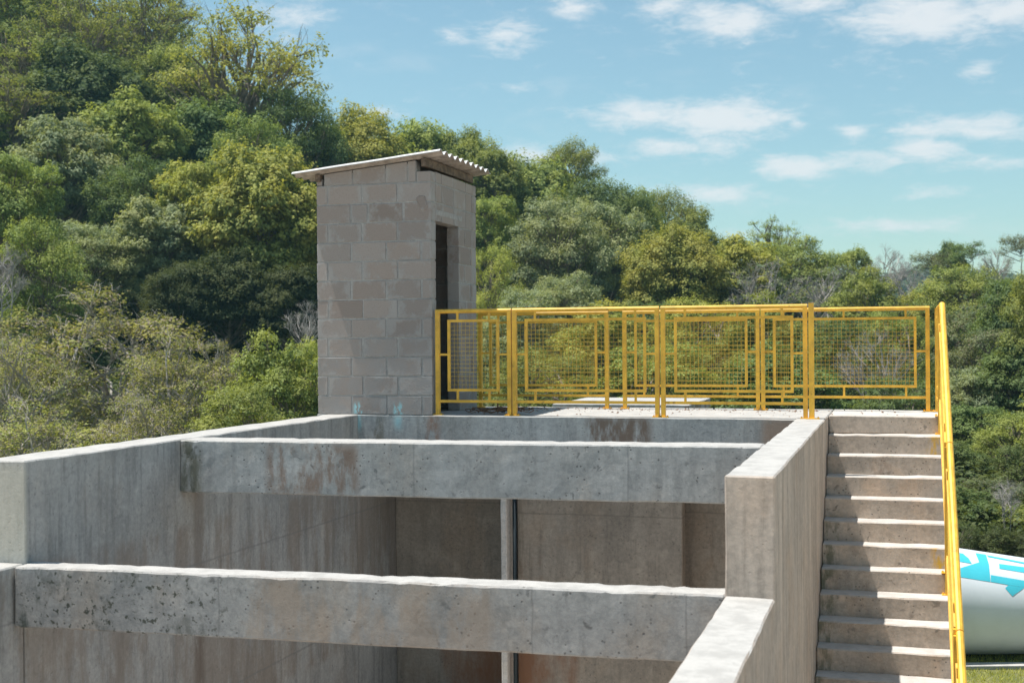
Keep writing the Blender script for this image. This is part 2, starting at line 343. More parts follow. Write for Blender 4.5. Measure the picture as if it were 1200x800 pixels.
L_blue = leaf_mat('leaves_far', (.06, .08, .05), (.12, .14, .09))

# ------------------------------------------------------------------ terrain, lawn
GZ = -3.6
def sst(x, a, b):
    t = min(1, max(0, (x - a) / (b - a))); return t * t * (3 - 2 * t)
def ground_z(x, y):
    z = GZ + sst(y, 24, 95) * (3.6 + .0140 * max(0, 15 - x) ** 1.8 * (1 if x > -60 else 1))
    z += sst(y, 24, 60) * 1.2 * noise.noise(Vector((x * .05, y * .05, 0)))
    z += 17 * math.exp(-((x - 136) / 42) ** 2 - ((y - 420) / 90) ** 2)
    if y > 100: z = min(z, 30)
    return z
def build_ground():
    xs = list(np.arange(-110, 110, 3.)); ys = list(np.arange(-30, 130, 3.))
    xs = [-4000, -1500, -600, -300, -180] + xs + [130, 160, 200, 240, 300, 600, 1500, 4000]
    ys = [-4000, -600, -120, -60] + ys + [150, 190, 240, 290, 340, 380, 420, 460, 520, 640, 900, 1800, 6000]
    bm = bmesh.new(); g = [[bm.verts.new((x, y, ground_z(max(-62, x), y))) for x in xs] for y in ys]
    for j in range(len(ys) - 1):
        for i in range(len(xs) - 1): bm.faces.new((g[j][i], g[j][i + 1], g[j + 1][i + 1], g[j + 1][i]))
    m, nt, bs = newmat('lawn_and_forest_floor'); P, gg = uvz(nt)
    n = nz(nt, P, 1.2, detail=8, rough=.7); n2 = nz(nt, P, 30., detail=4)
    c = mix(nt, ramp(nt, n, .38, .62), (.10, .125, .035), (.22, .215, .085))
    c = mix(nt, mth(nt, 'MULTIPLY', n2, .5), c, (.05, .07, .02))
    sp = nd(nt, 'ShaderNodeSeparateXYZ', ins={0: gg.outputs['Position']})
    c = mix(nt, ramp(nt, sp.outputs[1], 22., 27.), c, (.055, .062, .030))
    soil = mix(nt, ramp(nt, n, .3, .7), (.40, .33, .26), (.50, .43, .35))
    c = mix(nt, ramp(nt, sp.outputs[1], 12., 13.5, 1, 0), c, soil)
    nt.links.new(c, bs.inputs['Base Color']); bs.inputs['Roughness'].default_value = 1
    b = nd(nt, 'ShaderNodeBump', ins={'Strength': .6, 'Distance': .05, 'Height': n2}); nt.links.new(b.outputs[0], bs.inputs['Normal'])
    o = bm_obj('ground', bm, m, smooth=True, kind='structure')
build_ground()

# ------------------------------------------------------------------ concrete tank
tank = thing('concrete_tank', 'open grey concrete basin with two cross beams and raised platform at its far end', 'basin', -3.1, 8.5, GZ)
UL, URI, URO = -5.5, -.933, -.656
VF = 12.6                                     # front edge of the platform
conc('side_wall', box8(UL - .35, UL, 7.15, VF, GZ - .1, 0), M_left, tank, label='long left wall of the basin with sloping stain line')
conc('side_wall', box8(UL - .345, UL, VF + .003, 14.3, GZ - .1, -.552), M_left, tank, seed=2)
conc('side_wall', box8(UL - .35, UL - .012, 4.6, 7.147, GZ - .1, -.675), M_left, tank, seed=3, label='low near part of the left wall')
conc('side_wall', box8(URI, URO, 7.26, VF + .6, GZ - .1, 0), M_right, tank, seed=4, label='tall upper part of the wall beside the stairs')
conc('side_wall', box8(URI, URO, 3.6, 7.257, GZ - .1, -.675), M_right, tank, seed=5, label='low near part of the wall beside the stairs')
def beam(name, vl, vr, th, z1, z0, mat, lab, seed):
    ul, ur = UL + .002, URI - .002
    conc(name, [(ul, vl, z0), (ur, vr, z0), (ur, vr + th, z0), (ul, vl + th, z0), (ul, vl, z1), (ur, vr, z1), (ur, vr + th, z1), (ul, vl + th, z1)], mat, tank, seed=seed, amp=.004, cut=.05, bev=.011, label=lab)
beam('cross_beam', 9.05, 9.36, .30, -.004, -.425, M_beam_up, 'far cross beam with brown stain left of centre', 6)
beam('cross_beam', 7.03, 7.26, .21, -.672, -1.065, M_beam_low, 'near cross beam spotted with dark moss at its left end', 7)
# platform: slab, front beam, posts of the pit below it
conc('platform_slab', box8(UL - .48, URO - .004, VF, 14.45, -.55, -.002), M_plat, tank, seed=8, cut=.2, label='sunlit platform slab between tower and stairs')
conc('platform_slab', box8(URO, .50, 13.3, 14.45, -.18, -.004), M_step, tank, seed=9, cut=.2, label='landing at the head of the stairs')
conc('pit_back_wall', box8(UL + .003, u_at(588, 13.64), 13.64, 13.9, GZ, -.184), M_back, tank, seed=11)
ub = u_at(588, 12.66)
conc('baffle_wall', box8(ub - .040, ub + .026, 12.70, 13.62, GZ, -.556), M_edge, tank, seed=12)
conc('pit_back_wall', box8(ub + .068, u_at(798, 12.95), 12.95, 13.15, GZ, -.184), M_back, tank, seed=13)
conc('pit_back_wall', box8(ub + .05, URI - .003, 13.4, 13.6, GZ, -.185), M_back, tank, seed=14)
conc('side_wall', box8(URI + .003, URO - .02, 13.21, 14.3, GZ, -.186), M_right, tank, seed=15)
conc('pit_floor', box8(UL, URI, 4, 14.2, GZ - .3, GZ + .1), M_back, tank, cut=.5)
conc('landing_wall', box8(URO + .01, .43, 13.32, 14.35, GZ, -.186), M_right, tank, cut=.4)
bm = bmesh.new(); up_ = u_at(601.5, 12.8)
add_bar(bm, (up_, 12.8, GZ + .1), (up_, 12.8, -.553), .022, 16)
bm_obj('drain_pipe', bm, M_pipe, tank, smooth=True, shift=org(tank))

# farther concrete slab seen between the railings
far = thing('concrete_slab', 'low sunlit concrete slab beyond the platform, seen through the railings', 'slab', 1.2, 18.5, GZ)
conc('slab_top', box8(u_at(655, 18.6), u_at(812, 18.6), 18.2, 20.4, -.30, -.155), M_plat, far, cut=.3)
conc('support_wall', box8(u_at(655, 18.6) + .2, u_at(812, 18.6) - .2, 18.5, 20, GZ, -.304), M_plat, far, cut=.6)

# ------------------------------------------------------------------ staircase
RIS, TRD, VS = .18, .237, 13.3
st = thing('staircase', 'straight concrete staircase with sunlit treads rising beside the basin wall', 'stairs', -.12, 10.5, GZ)
for n in range(1, 20):
    z = -RIS * n; v1 = VS - TRD * (n - 1) - .001; v0 = VS - TRD * n
    o = conc('step', box8(URO + .003, .48 + .003 * (n % 2), v0, v1, GZ - .05, z), M_step_y if n in (1, 6, 11) else M_step, st, seed=20 + n, cut=.16, amp=.005, bev=.010)
    if n in (6, 11): o['label'] = 'step with yellow paint splashed on its right end'

# ------------------------------------------------------------------ block tower
tw = thing('block_tower', 'narrow tower of bare concrete blocks with open doorway and corrugated roof', 'tower', -5.2, 13.35, 0)
TU0, TU1, TV0, TV1 = -5.968, -4.658, 12.604, 14.1
CH = .204; BT = .14; JT = .015
blk_meshes = {}
R = random.Random(5)
def blk_mesh(L, H, var):
    key = (round(L, 3), round(H, 3), var)
    if key not in blk_meshes:
        bm = bmesh.new(); add_box(bm, (-L / 2, -BT / 2, 0), (L / 2, BT / 2, H))
        bmesh.ops.bevel(bm, geom=list(bm.edges), offset=.004, segments=1, affect='EDGES')
        rr = random.Random(var * 7 + 1)
        for v in bm.verts: v.co += Vector((rr.uniform(-1, 1), rr.uniform(-.6, .6), rr.uniform(-1, 1))) * .0022
        me = bpy.data.meshes.new('block'); bm.to_mesh(me); bm.free(); me.materials.append(M_block); blk_meshes[key] = me
    return blk_meshes[key]
def put_block(u, v, z, L, H, rot):
    L = round(L, 3)
    if L < .03: return
    o = bpy.data.objects.new('block', blk_mesh(L, H, R.randrange(3))); COL.objects.link(o); o.parent = tw
    o.location = Vector((u, v, z)) - org(tw); o.rotation_euler = (R.uniform(-.004, .004), R.uniform(-.004, .004), rot + R.uniform(-.004, .004))
    o.location += Vector((R.uniform(-.002, .002), R.uniform(-.002, .002), R.uniform(-.0015, .0015)))
def course(a0, a1, k, H=None, z=None, fixed=None, axis='u', first=None):
    """lay one course between a0 and a1 along u (fixed = v) or v (fixed = u)"""
    H = H or CH - JT; z = k * CH + .006 if z is None else z
    a = a0; first = first if first is not None else (.4 if k % 2 == 0 else .2)
    L = first
    while a < a1 - .02:
        e = min(a + L, a1)
        if a1 - e < .06: e = a1
        p_ = a + (0 if a == a0 else JT * R.uniform(.4, .9)); q_ = e - (0 if e == a1 else JT * R.uniform(.4, .9))
        l = q_ - p_; m = (p_ + q_) / 2
        if axis == 'u': put_block(m, fixed, z, l, H, 0)
        else: put_block(fixed, m, z, l, H, math.pi / 2)
        a = e; L = .4 if R.random() > .06 else .2
NC = 12
D0, D1, DH = 12.744, 13.49, 2.115
for k in range(NC + 1):
    a, b = TU0, TU1
    H = CH - JT if k < NC else .11
    fr = .39 if k % 2 == 0 else .15
    if k < NC: course(TU0, TU1, k, fixed=TV0 + BT / 2, first=.13 if k % 2 else .40)
    course(TU0, TU1, k, H=H, fixed=TV1 - BT / 2)
    # side faces between front and back blocks
    v0, v1 = TV0 + BT + .004, TV1 - BT - .004
    if k < 10:                                # doorway side
        if v0 < D0 - .02: course(v0, D0, k, fixed=TU1 - BT / 2, axis='v', H=H)
        course(D1, v1, k, fixed=TU1 - BT / 2, axis='v', H=H)
    else:
        course(v0, v1, k, fixed=TU1 - BT / 2, axis='v', H=H, first=.19)
    course(v0, v1, k, fixed=TU0 + BT / 2, axis='v', H=H)
# front gable course under the roof: blocks cut to the slope
ZT = NC * CH
def roof_z(u): return 2.575 + (u + 6.21) * .098
gx = [TU0 + .085, TU0 + .42, TU0 + .80, TU0 + 1.05, TU1 - .165]
for a, b in zip(gx[:-1], gx[1:]):
    bm = bmesh.new(); a2, b2 = a + .007, b - .007
    vs = [bm.verts.new(c) for c in [(a2, TV0 + .004, ZT + .006), (b2, TV0 + .004, ZT + .006), (b2, TV0 + BT, ZT + .006), (a2, TV0 + BT, ZT + .006),
          (a2, TV0 + .004, roof_z(a2) - .035), (b2, TV0 + .004, roof_z(b2) - .035), (b2, TV0 + BT, roof_z(b2) - .035), (a2, TV0 + BT, roof_z(a2) - .035)]]
    for f in ((3, 2, 1, 0), (4, 5, 6, 7), (0, 1, 5, 4), (1, 2, 6, 5), (2, 3, 7, 6), (3, 0, 4, 7)): bm.faces.new([vs[i] for i in f])
    bmesh.ops.bevel(bm, geom=list(bm.edges), offset=.004, segments=1, affect='EDGES')
    bm_obj('block', bm, M_block, tw, shift=org(tw))
put_block(TU1 - .08, TV0 + BT / 2, ZT + .006, .15, .105, 0); put_block(TU0 + .034, TV0 + BT / 2, ZT + .006, .06, .07, 0)
# mortar core, set back behind the faces of the blocks
e = .0065
bm = bmesh.new()
add_box(bm, (TU0 + e, TV0 + e, .001), (TU1 - e, TV0 + BT - e, ZT))
for gz_ in range(4): add_box(bm, (gx[gz_] + .0, TV0 + .012, ZT + .001), (gx[gz_ + 1] - .001, TV0 + BT - .01, roof_z(gx[gz_]) - .036))
add_box(bm, (TU1 - .160, TV0 + .006, ZT + .001), (TU1 - .006, TV0 + BT - .01, ZT + .10))
add_box(bm, (TU0 + e, TV1 - BT + e, .001), (TU1 - e, TV1 - e, ZT + .10))
add_box(bm, (TU0 + e, TV0 + BT - e + .001, .001), (TU0 + BT - e, TV1 - BT + e - .001, ZT + .05))
add_box(bm, (TU1 - BT + e, D1 + e, .001), (TU1 - e, TV1 - BT + e - .001, ZT + .10))
add_box(bm, (TU1 - BT + e, TV0 + BT - e + .001, DH + .004), (TU1 - e, D1 + e - .001, ZT + .10))
bm_obj('mortar', bm, M_mortar, tw, shift=org(tw))
# concrete lintel over the doorway and the broken patch at the corner
conc('lintel', box8(TU1 - BT, TU1 + .003, TV0 + BT + .01, D1 + .12, DH - .005, DH + .055), M_mortar, tw, cut=.2, amp=.002, bev=.004)
bm = bmesh.new(); cx, cz = TU1 - .10, 2.24
ring = [(-.06, .03), (-.03, .055), (.03, .05), (.05, -.04), (.03, -.09), (-.01, -.08), (-.03, -.02)]
fr = [bm.verts.new((cx + a, TV0 - .010, cz + b)) for a, b in ring]; bk = [bm.verts.new((cx + a * 1.25, TV0 + .004, cz + b * 1.2)) for a, b in ring]
bm.faces.new(fr)
for i in range(7): bm.faces.new((fr[i], bk[i], bk[(i + 1) % 7], fr[(i + 1) % 7]))
bm_obj('mortar_patch', bm, M_block, tw, shift=org(tw))
# rafters under the sheet
for uu, h in ((TU1 - .065, .085), (TU0 + .03, .075)):
    bm = bmesh.new(); zt = roof_z(uu) - .032
    add_box(bm, (uu - .03, TV0 - .035, zt - h), (uu + .03, TV1 + .02, zt))
    bmesh.ops.bevel(bm, geom=list(bm.edges), offset=.004, segments=1, affect='EDGES')
    bm_obj('rafter', bm, M_wood, tw, shift=org(tw))
# corrugated sheets
PIT = .177; RV0, RV1, RU0, RU1 = 12.49, 14.23, -6.21, -4.517
bm = bmesh.new(); nv = int((RV1 - RV0) / PIT * 12); rows = []
for i in range(nv + 1):
    v = RV0 + (RV1 - RV0) * i / nv; w = .024 * math.cos((v - RV0) / PIT * 2 * math.pi - 1.5)
    cols = []
    for u in np.linspace(RU0, RU1, 9):
        z = roof_z(u) + w + .003 * noise.noise(Vector((u * 3, v * 3, 0)))
        cols.append((bm.verts.new((u, v, z + .0035)), bm.verts.new((u, v, z - .0035))))
    rows.append(cols)
for i in range(nv):
    for j in range(8):
        a, b, c, d = rows[i][j], rows[i][j + 1], rows[i + 1][j + 1], rows[i + 1][j]
        bm.faces.new((a[0], b[0], c[0], d[0])); bm.faces.new((d[1], c[1], b[1], a[1]))
    for j, s in ((0, 0), (8, 1)):
        bm.faces.new((rows[i][j][0], rows[i + 1][j][0], rows[i + 1][j][1], rows[i][j][1]))
for i in (0, nv):
    for j in range(8): bm.faces.new((rows[i][j][0], rows[i][j + 1][0], rows[i][j + 1][1], rows[i][j][1]))
bm.normal_update()
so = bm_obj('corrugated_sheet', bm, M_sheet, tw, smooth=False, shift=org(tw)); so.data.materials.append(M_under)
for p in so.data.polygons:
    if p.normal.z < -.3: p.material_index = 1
for uu in (TU1 - .065, TU0 + .03):
    for k in range(5):
        vv = RV0 + PIT * (k * 2 + .24); bm = bmesh.new(); zz = roof_z(uu) + .026
        add_bar(bm, (uu, vv, zz), (uu, vv, zz + .012), .012, 8); bm_obj('roof_screw', bm, M_rustw, tw, shift=org(tw))
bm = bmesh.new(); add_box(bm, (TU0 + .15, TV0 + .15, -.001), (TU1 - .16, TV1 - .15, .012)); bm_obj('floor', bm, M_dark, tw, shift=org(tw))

# ------------------------------------------------------------------ railings
def railing(label, p0, axis, L, slope=0., stubs=2, h=1.085, post_h0=0., drop=0., posts=(1, 1), grp='yellow steel railing panels round the platform and stairs', zb=None, hoff=0.):
    """p0 = foot of the first post (u,v,z); axis 'u' or 'v-'; rails follow the slope"""
    root = thing('railing', label, 'railing', *p0, group=grp)
    def pt(s, z, off=0.):
        if axis == 'u': return Vector((s, off, z + slope * s))
        return Vector((off, -s, z + slope * s))
    def rect_bar(name, pieces, r, n=4, upv=None):
        bm = bmesh.new()
        for p, q in pieces: add_bar(bm, p, q, r, n, upv)
        bmesh.ops.bevel(bm, geom=[ed for ed in bm.edges if len(ed.link_faces) == 2 and ed.calc_face_angle(0) > 1], offset=r * .22, segments=2, affect='EDGES') if n == 4 else None
        return bm_obj(name, bm, M_yel, root)
    PR = .021
    foot = [0., 0.] if zb is None else zb
    for i, s in enumerate((0, L)):
        if not posts[i]: continue
        top = pt(s, h - .001); ft = Vector((top.x, top.y, foot[i]))
        bm = bmesh.new(); add_bar(bm, ft, top, PR, 4, (1, 0, 0)); 
        po = bm_obj('post', bm, M_yel, root)
        bm = bmesh.new(); add_box(bm, ft + Vector((-.05, -.04, 0)), ft + Vector((.05, .04, .007)))
        for bx, by in ((-.038, 0), (.038, 0)): add_bar(bm, ft + Vector((bx, by, .007)), ft + Vector((bx, by, .019)), .008, 6)
        bm_obj('base_plate', bm, M_yel, po)
    bm = bmesh.new(); add_bar(bm, pt(-PR, h, hoff), pt(L + PR, h, hoff), .022 + abs(hoff) * .3, 10); bm_obj('top_rail', bm, M_yel, root, smooth=False)
    rect_bar('bottom_rail', [(pt(PR, .145), pt(L - PR, .145))], .014)
    g = .125; z0, z1 = .275, h - .115; r = .0135
    fr = [(pt(g, z0), pt(g, z1)), (pt(L - g, z0), pt(L - g, z1)), (pt(g - r, z0 - r), pt(L - g + r, z0 - r)), (pt(g - r, z1 + r), pt(L - g + r, z1 + r))]
    rect_bar('inner_frame', fr, r)
    ss = [.22, L - .22] if stubs == 2 else [.22, L / 2, L - .22]
    for s in ss:
        rect_bar('stub', [(pt(s, z1 + 2 * r), pt(s, h - .018))], .011)
        rect_bar('stub', [(pt(s, .159), pt(s, z0 - 2 * r))], .011)
    zm = (z0 + z1) / 2 + .01
    rect_bar('stub', [(pt(PR, zm), pt(g - r, zm))], .011); rect_bar('stub', [(pt(L - g + r, zm), pt(L - PR, zm))], .011)
    bm = bmesh.new(); RR = random.Random(int(L * 1000))
    a0, a1 = g + r, L - g - r; n = max(2, round((a1 - a0) / .043))
    for i in range(1, n):
        s = a0 + (a1 - a0) * i / n; add_bar(bm, pt(s, z0, .0025), pt(s + RR.uniform(-.003, .003), z1, .0025), .0020, 3, cap=False)
    n = round((z1 - z0) / .043)
    for i in range(1, n):
        z = z0 + (z1 - z0) * i / n; add_bar(bm, pt(a0, z, -.0025), pt(a1, z + RR.uniform(-.002, .002), -.0025), .0020, 3, cap=False)
    bm_obj('wire_mesh', bm, M_wire, root)
    return root
VN, VB = 12.655, 14.17
def upair(x0, x1, v): a = u_at(x0, v); return a, u_at(x1, v) - a
for x0, x1, lab in ((513, 597, 'short yellow railing panel at the front edge beside the block tower doorway'),
                    (603, 770, 'yellow railing panel on the front edge of the platform, middle of three'),
                    (777, 943.5, 'yellow railing panel on the front edge ending at the thick double post above the wall')):
    a, L = upair(x0, x1, VN); railing(lab, (a, VN, 0), 'u', L)
for x0, x1, ns, lab in ((563, 711, 2, 'yellow railing panel at the back edge starting at the block tower'),
                        (732, 888, 2, 'yellow railing panel at the back edge, middle one after a gap'),
                        (894, 1087, 3, 'widest yellow railing panel at the back edge, behind the stair head')):
    a, L = upair(x0, x1, VB); railing(lab, (a, VB, 0), 'u', L, stubs=ns)
# second post of the double post
t = thing('railing_post', 'single yellow post standing against the right end of the front railing', 'post', u_at(951, VN), VN - .03, 0)
bm = bmesh.new(); add_bar(bm, (0, 0, 0), (0, 0, 1.115), .025, 4, (1, 0, 0)); bm_obj('shaft', bm, M_yel, t)
bm = bmesh.new(); add_box(bm, (-.055, -.05, 0), (.075, .05, .008)); add_bar(bm, (.06, 0, .008), (.06, 0, .02), .008, 6); bm_obj('base_plate', bm, M_yel, t)
UR = .412
railing('short yellow railing panel beside the landing, at the very top of the stairs', (UR, 14.12, 0), 'v-', .80, stubs=2, hoff=.02)
sl = -RIS / TRD
def rail_foot(v): return min(0, -RIS * math.ceil((VS - v) / TRD - 1e-3))
v0 = 13.27
for i, (L, lab) in enumerate(((1.60, 'sloping yellow railing panel on the upper steps, right side of the stairs'),
                              (1.60, 'sloping yellow railing panel on the lower steps in view, right side of the stairs'),
                              (1.20, 'sloping yellow railing panel on the lowest steps, running out of the bottom of the photo'))):
    zs = sl * (13.27 - v0)
    def fz(v): return GZ * 0 + (-RIS * max(0, math.ceil((VS - v) / TRD - 1e-3)))
    railing(lab, (UR, v0, zs), 'v-', L, slope=sl, h=1.085, zb=(fz(v0) - zs, fz(v0 - L) - zs), hoff=.025)
    v0 -= L + .05

# rusty coil of wire on the platform
t = thing('wire_coil', 'tangle of rusty wire lying on the platform beside the tower doorway', 'wire', u_at(585, 12.95), 12.95, 0)
bm = bmesh.new(); RR = random.Random(3)
for k in range(9):
    prev = None; cx, cy = RR.uniform(-.16, .16), RR.uniform(-.08, .08); ra, rb = RR.uniform(.10, .24), RR.uniform(.06, .14); ph = RR.uniform(0, 6)
    for i in range(25):
        a = ph + i * .27; p = Vector((cx + ra * math.cos(a), cy + rb * math.sin(a), .012 + .035 * abs(math.sin(a * 1.3 + k)) + .003 * k))
        if prev: add_bar(bm, prev, p, .004, 4, cap=False)
        prev = p
bm_obj('wire_strand', bm, M_rustw, t)
bm = bmesh.new(); add_bar(bm, (-.02, 0, .01), (-.03, .02, .15), .008, 5); bm_obj('wire_stub', bm, M_rustw, t)

bm = bmesh.new(); RR = random.Random(8)
for k in range(420):
    if k < 260: u, v = RR.uniform(-4.4, -.8), 13.95 + RR.gauss(.12, .10)
    else: u, v = RR.uniform(-4.5, .3), RR.uniform(12.7 if k % 2 else 13.35, 14.3)
    if u > -.7 and v < 13.35: continue
    p = W3(u, v, .001); r = RR.uniform(.004, .016); a = RR.uniform(0, 6.3); hgt = r * RR.uniform(.3, .9)
    q = [bm.verts.new(p + Vector((math.cos(a + t) * r * RR.uniform(.6, 1.4), math.sin(a + t) * r * RR.uniform(.6, 1.4), 0))) for t in (0, 1.6, 3.1, 4.7)]
    t_ = bm.verts.new(p + Vector((0, 0, hgt)))
    for i in range(4): bm.faces.new((q[i], q[(i + 1) % 4], t_))
lo_ = bm_obj('litter', bm, M_rustw, kind='stuff'); tag(lo_, 'dry leaves and grit scattered on the sunlit platform', 'litter')

# ------------------------------------------------------------------ white tank with turquoise lettering
PD = 17.75; PR0 = .735
pt_ = thing('white_tank', 'long white cylindrical tank with turquoise lettering lying on the grass behind the stairs', 'tank', 7.6, PD + .74, GZ, world=True)
A0 = Vector((4.9, PD + .80, GZ + .03)); A1 = Vector((11.2, PD + .80, GZ + .03))
def tank_r(x): return max(.45, .719 - .078 * (x - 6.2))
def tank_c(x): r = tank_r(x); return Vector((x, 17.7, GZ + .02 + r))
bm = bmesh.new(); rings = []
for i in range(41):
    x = 4.9 + 6.3 * i / 40; r = tank_r(x); c = tank_c(x)
    rings.append([bm.verts.new(c + Vector((0, math.cos(a) * r, math.sin(a) * r))) for a in [k * 2 * math.pi / 64 for k in range(64)]])
for i in range(40):
    for k in range(64): bm.faces.new((rings[i][k], rings[i][(k + 1) % 64], rings[i + 1][(k + 1) % 64], rings[i + 1][k]))
for i, dx in ((0, -.25), (40, .25)):
    x = 4.9 + 6.3 * i / 40; c = tank_c(x) + Vector((dx, 0, 0)); r = tank_r(x) * .6
    rg = [bm.verts.new(c + Vector((-dx * .3, math.cos(a) * r, math.sin(a) * r))) for a in [k * 2 * math.pi / 64 for k in range(64)]]
    cv = bm.verts.new(c)
    for k in range(64):
        bm.faces.new((rings[i][k], rings[i][(k + 1) % 64], rg[(k + 1) % 64], rg[k])); bm.faces.new((rg[k], rg[(k + 1) % 64], cv))
bm_obj('shell', bm, M_white, pt_, smooth=True, shift=org(pt_))
def on_tank(px, py):                          # where the photograph's letter corner falls on the shell
    d = ray(px, py); o = Vector((0, 0, EYE)); t = 14.
    for _ in range(400):
        p = o + d * t; c = tank_c(p.x); q = math.hypot(p.y - c.y, p.z - c.z) - tank_r(p.x) - .004
        if q < 1e-4: break
        t += max(q * .6, .0005)
        if t > 22: return None
    return p
logos = [[(160, 116), (188, 120), (215, 125), (245, 150), (262, 178), (188, 165), (160, 160)],
         [(280, 122), (335, 130), (350, 180), (358, 272), (188, 245), (160, 240), (160, 200), (188, 205), (290, 222), (300, 170)],
         [(340, 133), (560, 175), (700, 200), (700, 208), (560, 184), (345, 142)],
         [(403, 178), (560, 199), (660, 212), (660, 242), (560, 229), (405, 203)],
         [(360, 236), (560, 270), (600, 276), (560, 306), (360, 272)], [(452, 288.4), (535, 302.6), (472, 347), (435, 305)],
         [(620, 290), (700, 300), (720, 360), (640, 350)]]
for poly in logos:
    bm = bmesh.new(); vs = [bm.verts.new((1080 + a / 4.44, 620 + b / 4.44, 0)) for a, b in poly]; bm.faces.new(vs)
    bmesh.ops.triangulate(bm, faces=bm.faces[:])
    for k in range(3): bmesh.ops.subdivide_edges(bm, edges=bm.edges[:], cuts=1, use_grid_fill=True)
    for v in bm.verts:
        p = on_tank(v.co.x, v.co.y)
        v.co = p if p else Vector((9, PD, GZ + 1))
    bm_obj('logo_mark', bm, M_cyan, pt_, shift=org(pt_))
bm = bmesh.new(); add_box(bm, (4.4, 16.86, GZ + .002), (12, 17.06, GZ + .05))
kb = bm_obj('kerb', bm, M_plat); kb['kind'] = 'structure'
# grass blades on the lawn that shows beneath the tank
def grass():
    rg = np.random.default_rng(4); n = 26000
    x = rg.uniform(4.6, 9.5, n); y = rg.uniform(14.6, 18.6, n); h = rg.uniform(.02, .06, n); a = rg.uniform(0, 6.28, n); w = .005
    dx = np.cos(a) * w; dy = np.sin(a) * w
    V = np.zeros((n, 3, 3)); V[:, 0] = np.c_[x - dx, y - dy, np.full(n, GZ)]; V[:, 1] = np.c_[x + dx, y + dy, np.full(n, GZ)]
    V[:, 2] = np.c_[x + rg.normal(0, .02, n), y + rg.normal(0, .02, n), GZ + h]
    me = raw_mesh('grass', V.reshape(-1, 3), np.arange(n * 3).reshape(n, 3), rg.random(n))
    o = link_mesh('grass', me, L_lime, kind='stuff'); tag(o, 'short dry green grass on the lawn below the white tank', 'grass')
def raw_mesh(name, V, Fc, rnd=None):
    me = bpy.data.meshes.new(name); k = Fc.shape[1]
    me.vertices.add(len(V)); me.vertices.foreach_set('co', np.asarray(V, dtype=np.float32).ravel())
    me.loops.add(Fc.size); me.loops.foreach_set('vertex_index', Fc.astype(np.int32).ravel())
    me.polygons.add(len(Fc)); me.polygons.foreach_set('loop_start', (np.arange(len(Fc)) * k).astype(np.int32))
    me.update(calc_edges=True)
    if rnd is not None:
        at = me.attributes.new('leaf_random', 'FLOAT', 'FACE'); at.data.foreach_set('value', rnd.astype(np.float32))
    return me
grass()

# ------------------------------------------------------------------ trees
def leaves(centres, normals, size, rg, align=.62, elong=1.5):
    """one small bent leaf-quad at every centre, leaning towards its clump's outside"""
    n = len(centres); r = rg.normal(size=(n, 3)); r /= np.linalg.norm(r, axis=1)[:, None]
    N = normals * align + r * (1 - align) + np.array([0, 0, .5]); N /= np.linalg.norm(N, axis=1)[:, None]
    t = rg.normal(size=(n, 3)); T = np.cross(N, t); T /= np.linalg.norm(T, axis=1)[:, None]; B = np.cross(N, T)
    size = size[:, None] if isinstance(size, np.ndarray) else size
    s = size * rg.uniform(.55, 1.35, n)[:, None]
    V = np.stack([centres - T * s * elong * .5, centres + B * s * .42 + N * s * .10, centres + T * s * elong * .5 - N * s * .12, centres - B * s * .42 + N * s * .10], 1)
    return V.reshape(-1, 3)
def limb(bm, p, q, r0, r1, rr, sag=.12, segs=5, n=5):
    p = Vector(p); q = Vector(q); L = (q - p).length; prev = p; bend = Vector((rr.uniform(-1, 1), rr.uniform(-1, 1), rr.uniform(-.3, .8))) * L * sag
    for i in range(1, segs + 1):
        t = i / segs; c = p.lerp(q, t) + bend * math.sin(t * math.pi) + Vector((rr.uniform(-1, 1), rr.uniform(-1, 1), rr.uniform(-1, 1))) * L * .02 * (i < segs)
        add_bar(bm, prev, c, r0 + (r1 - r0) * (i - 1) / segs, n, r2=r0 + (r1 - r0) * i / segs, cap=False); prev = c
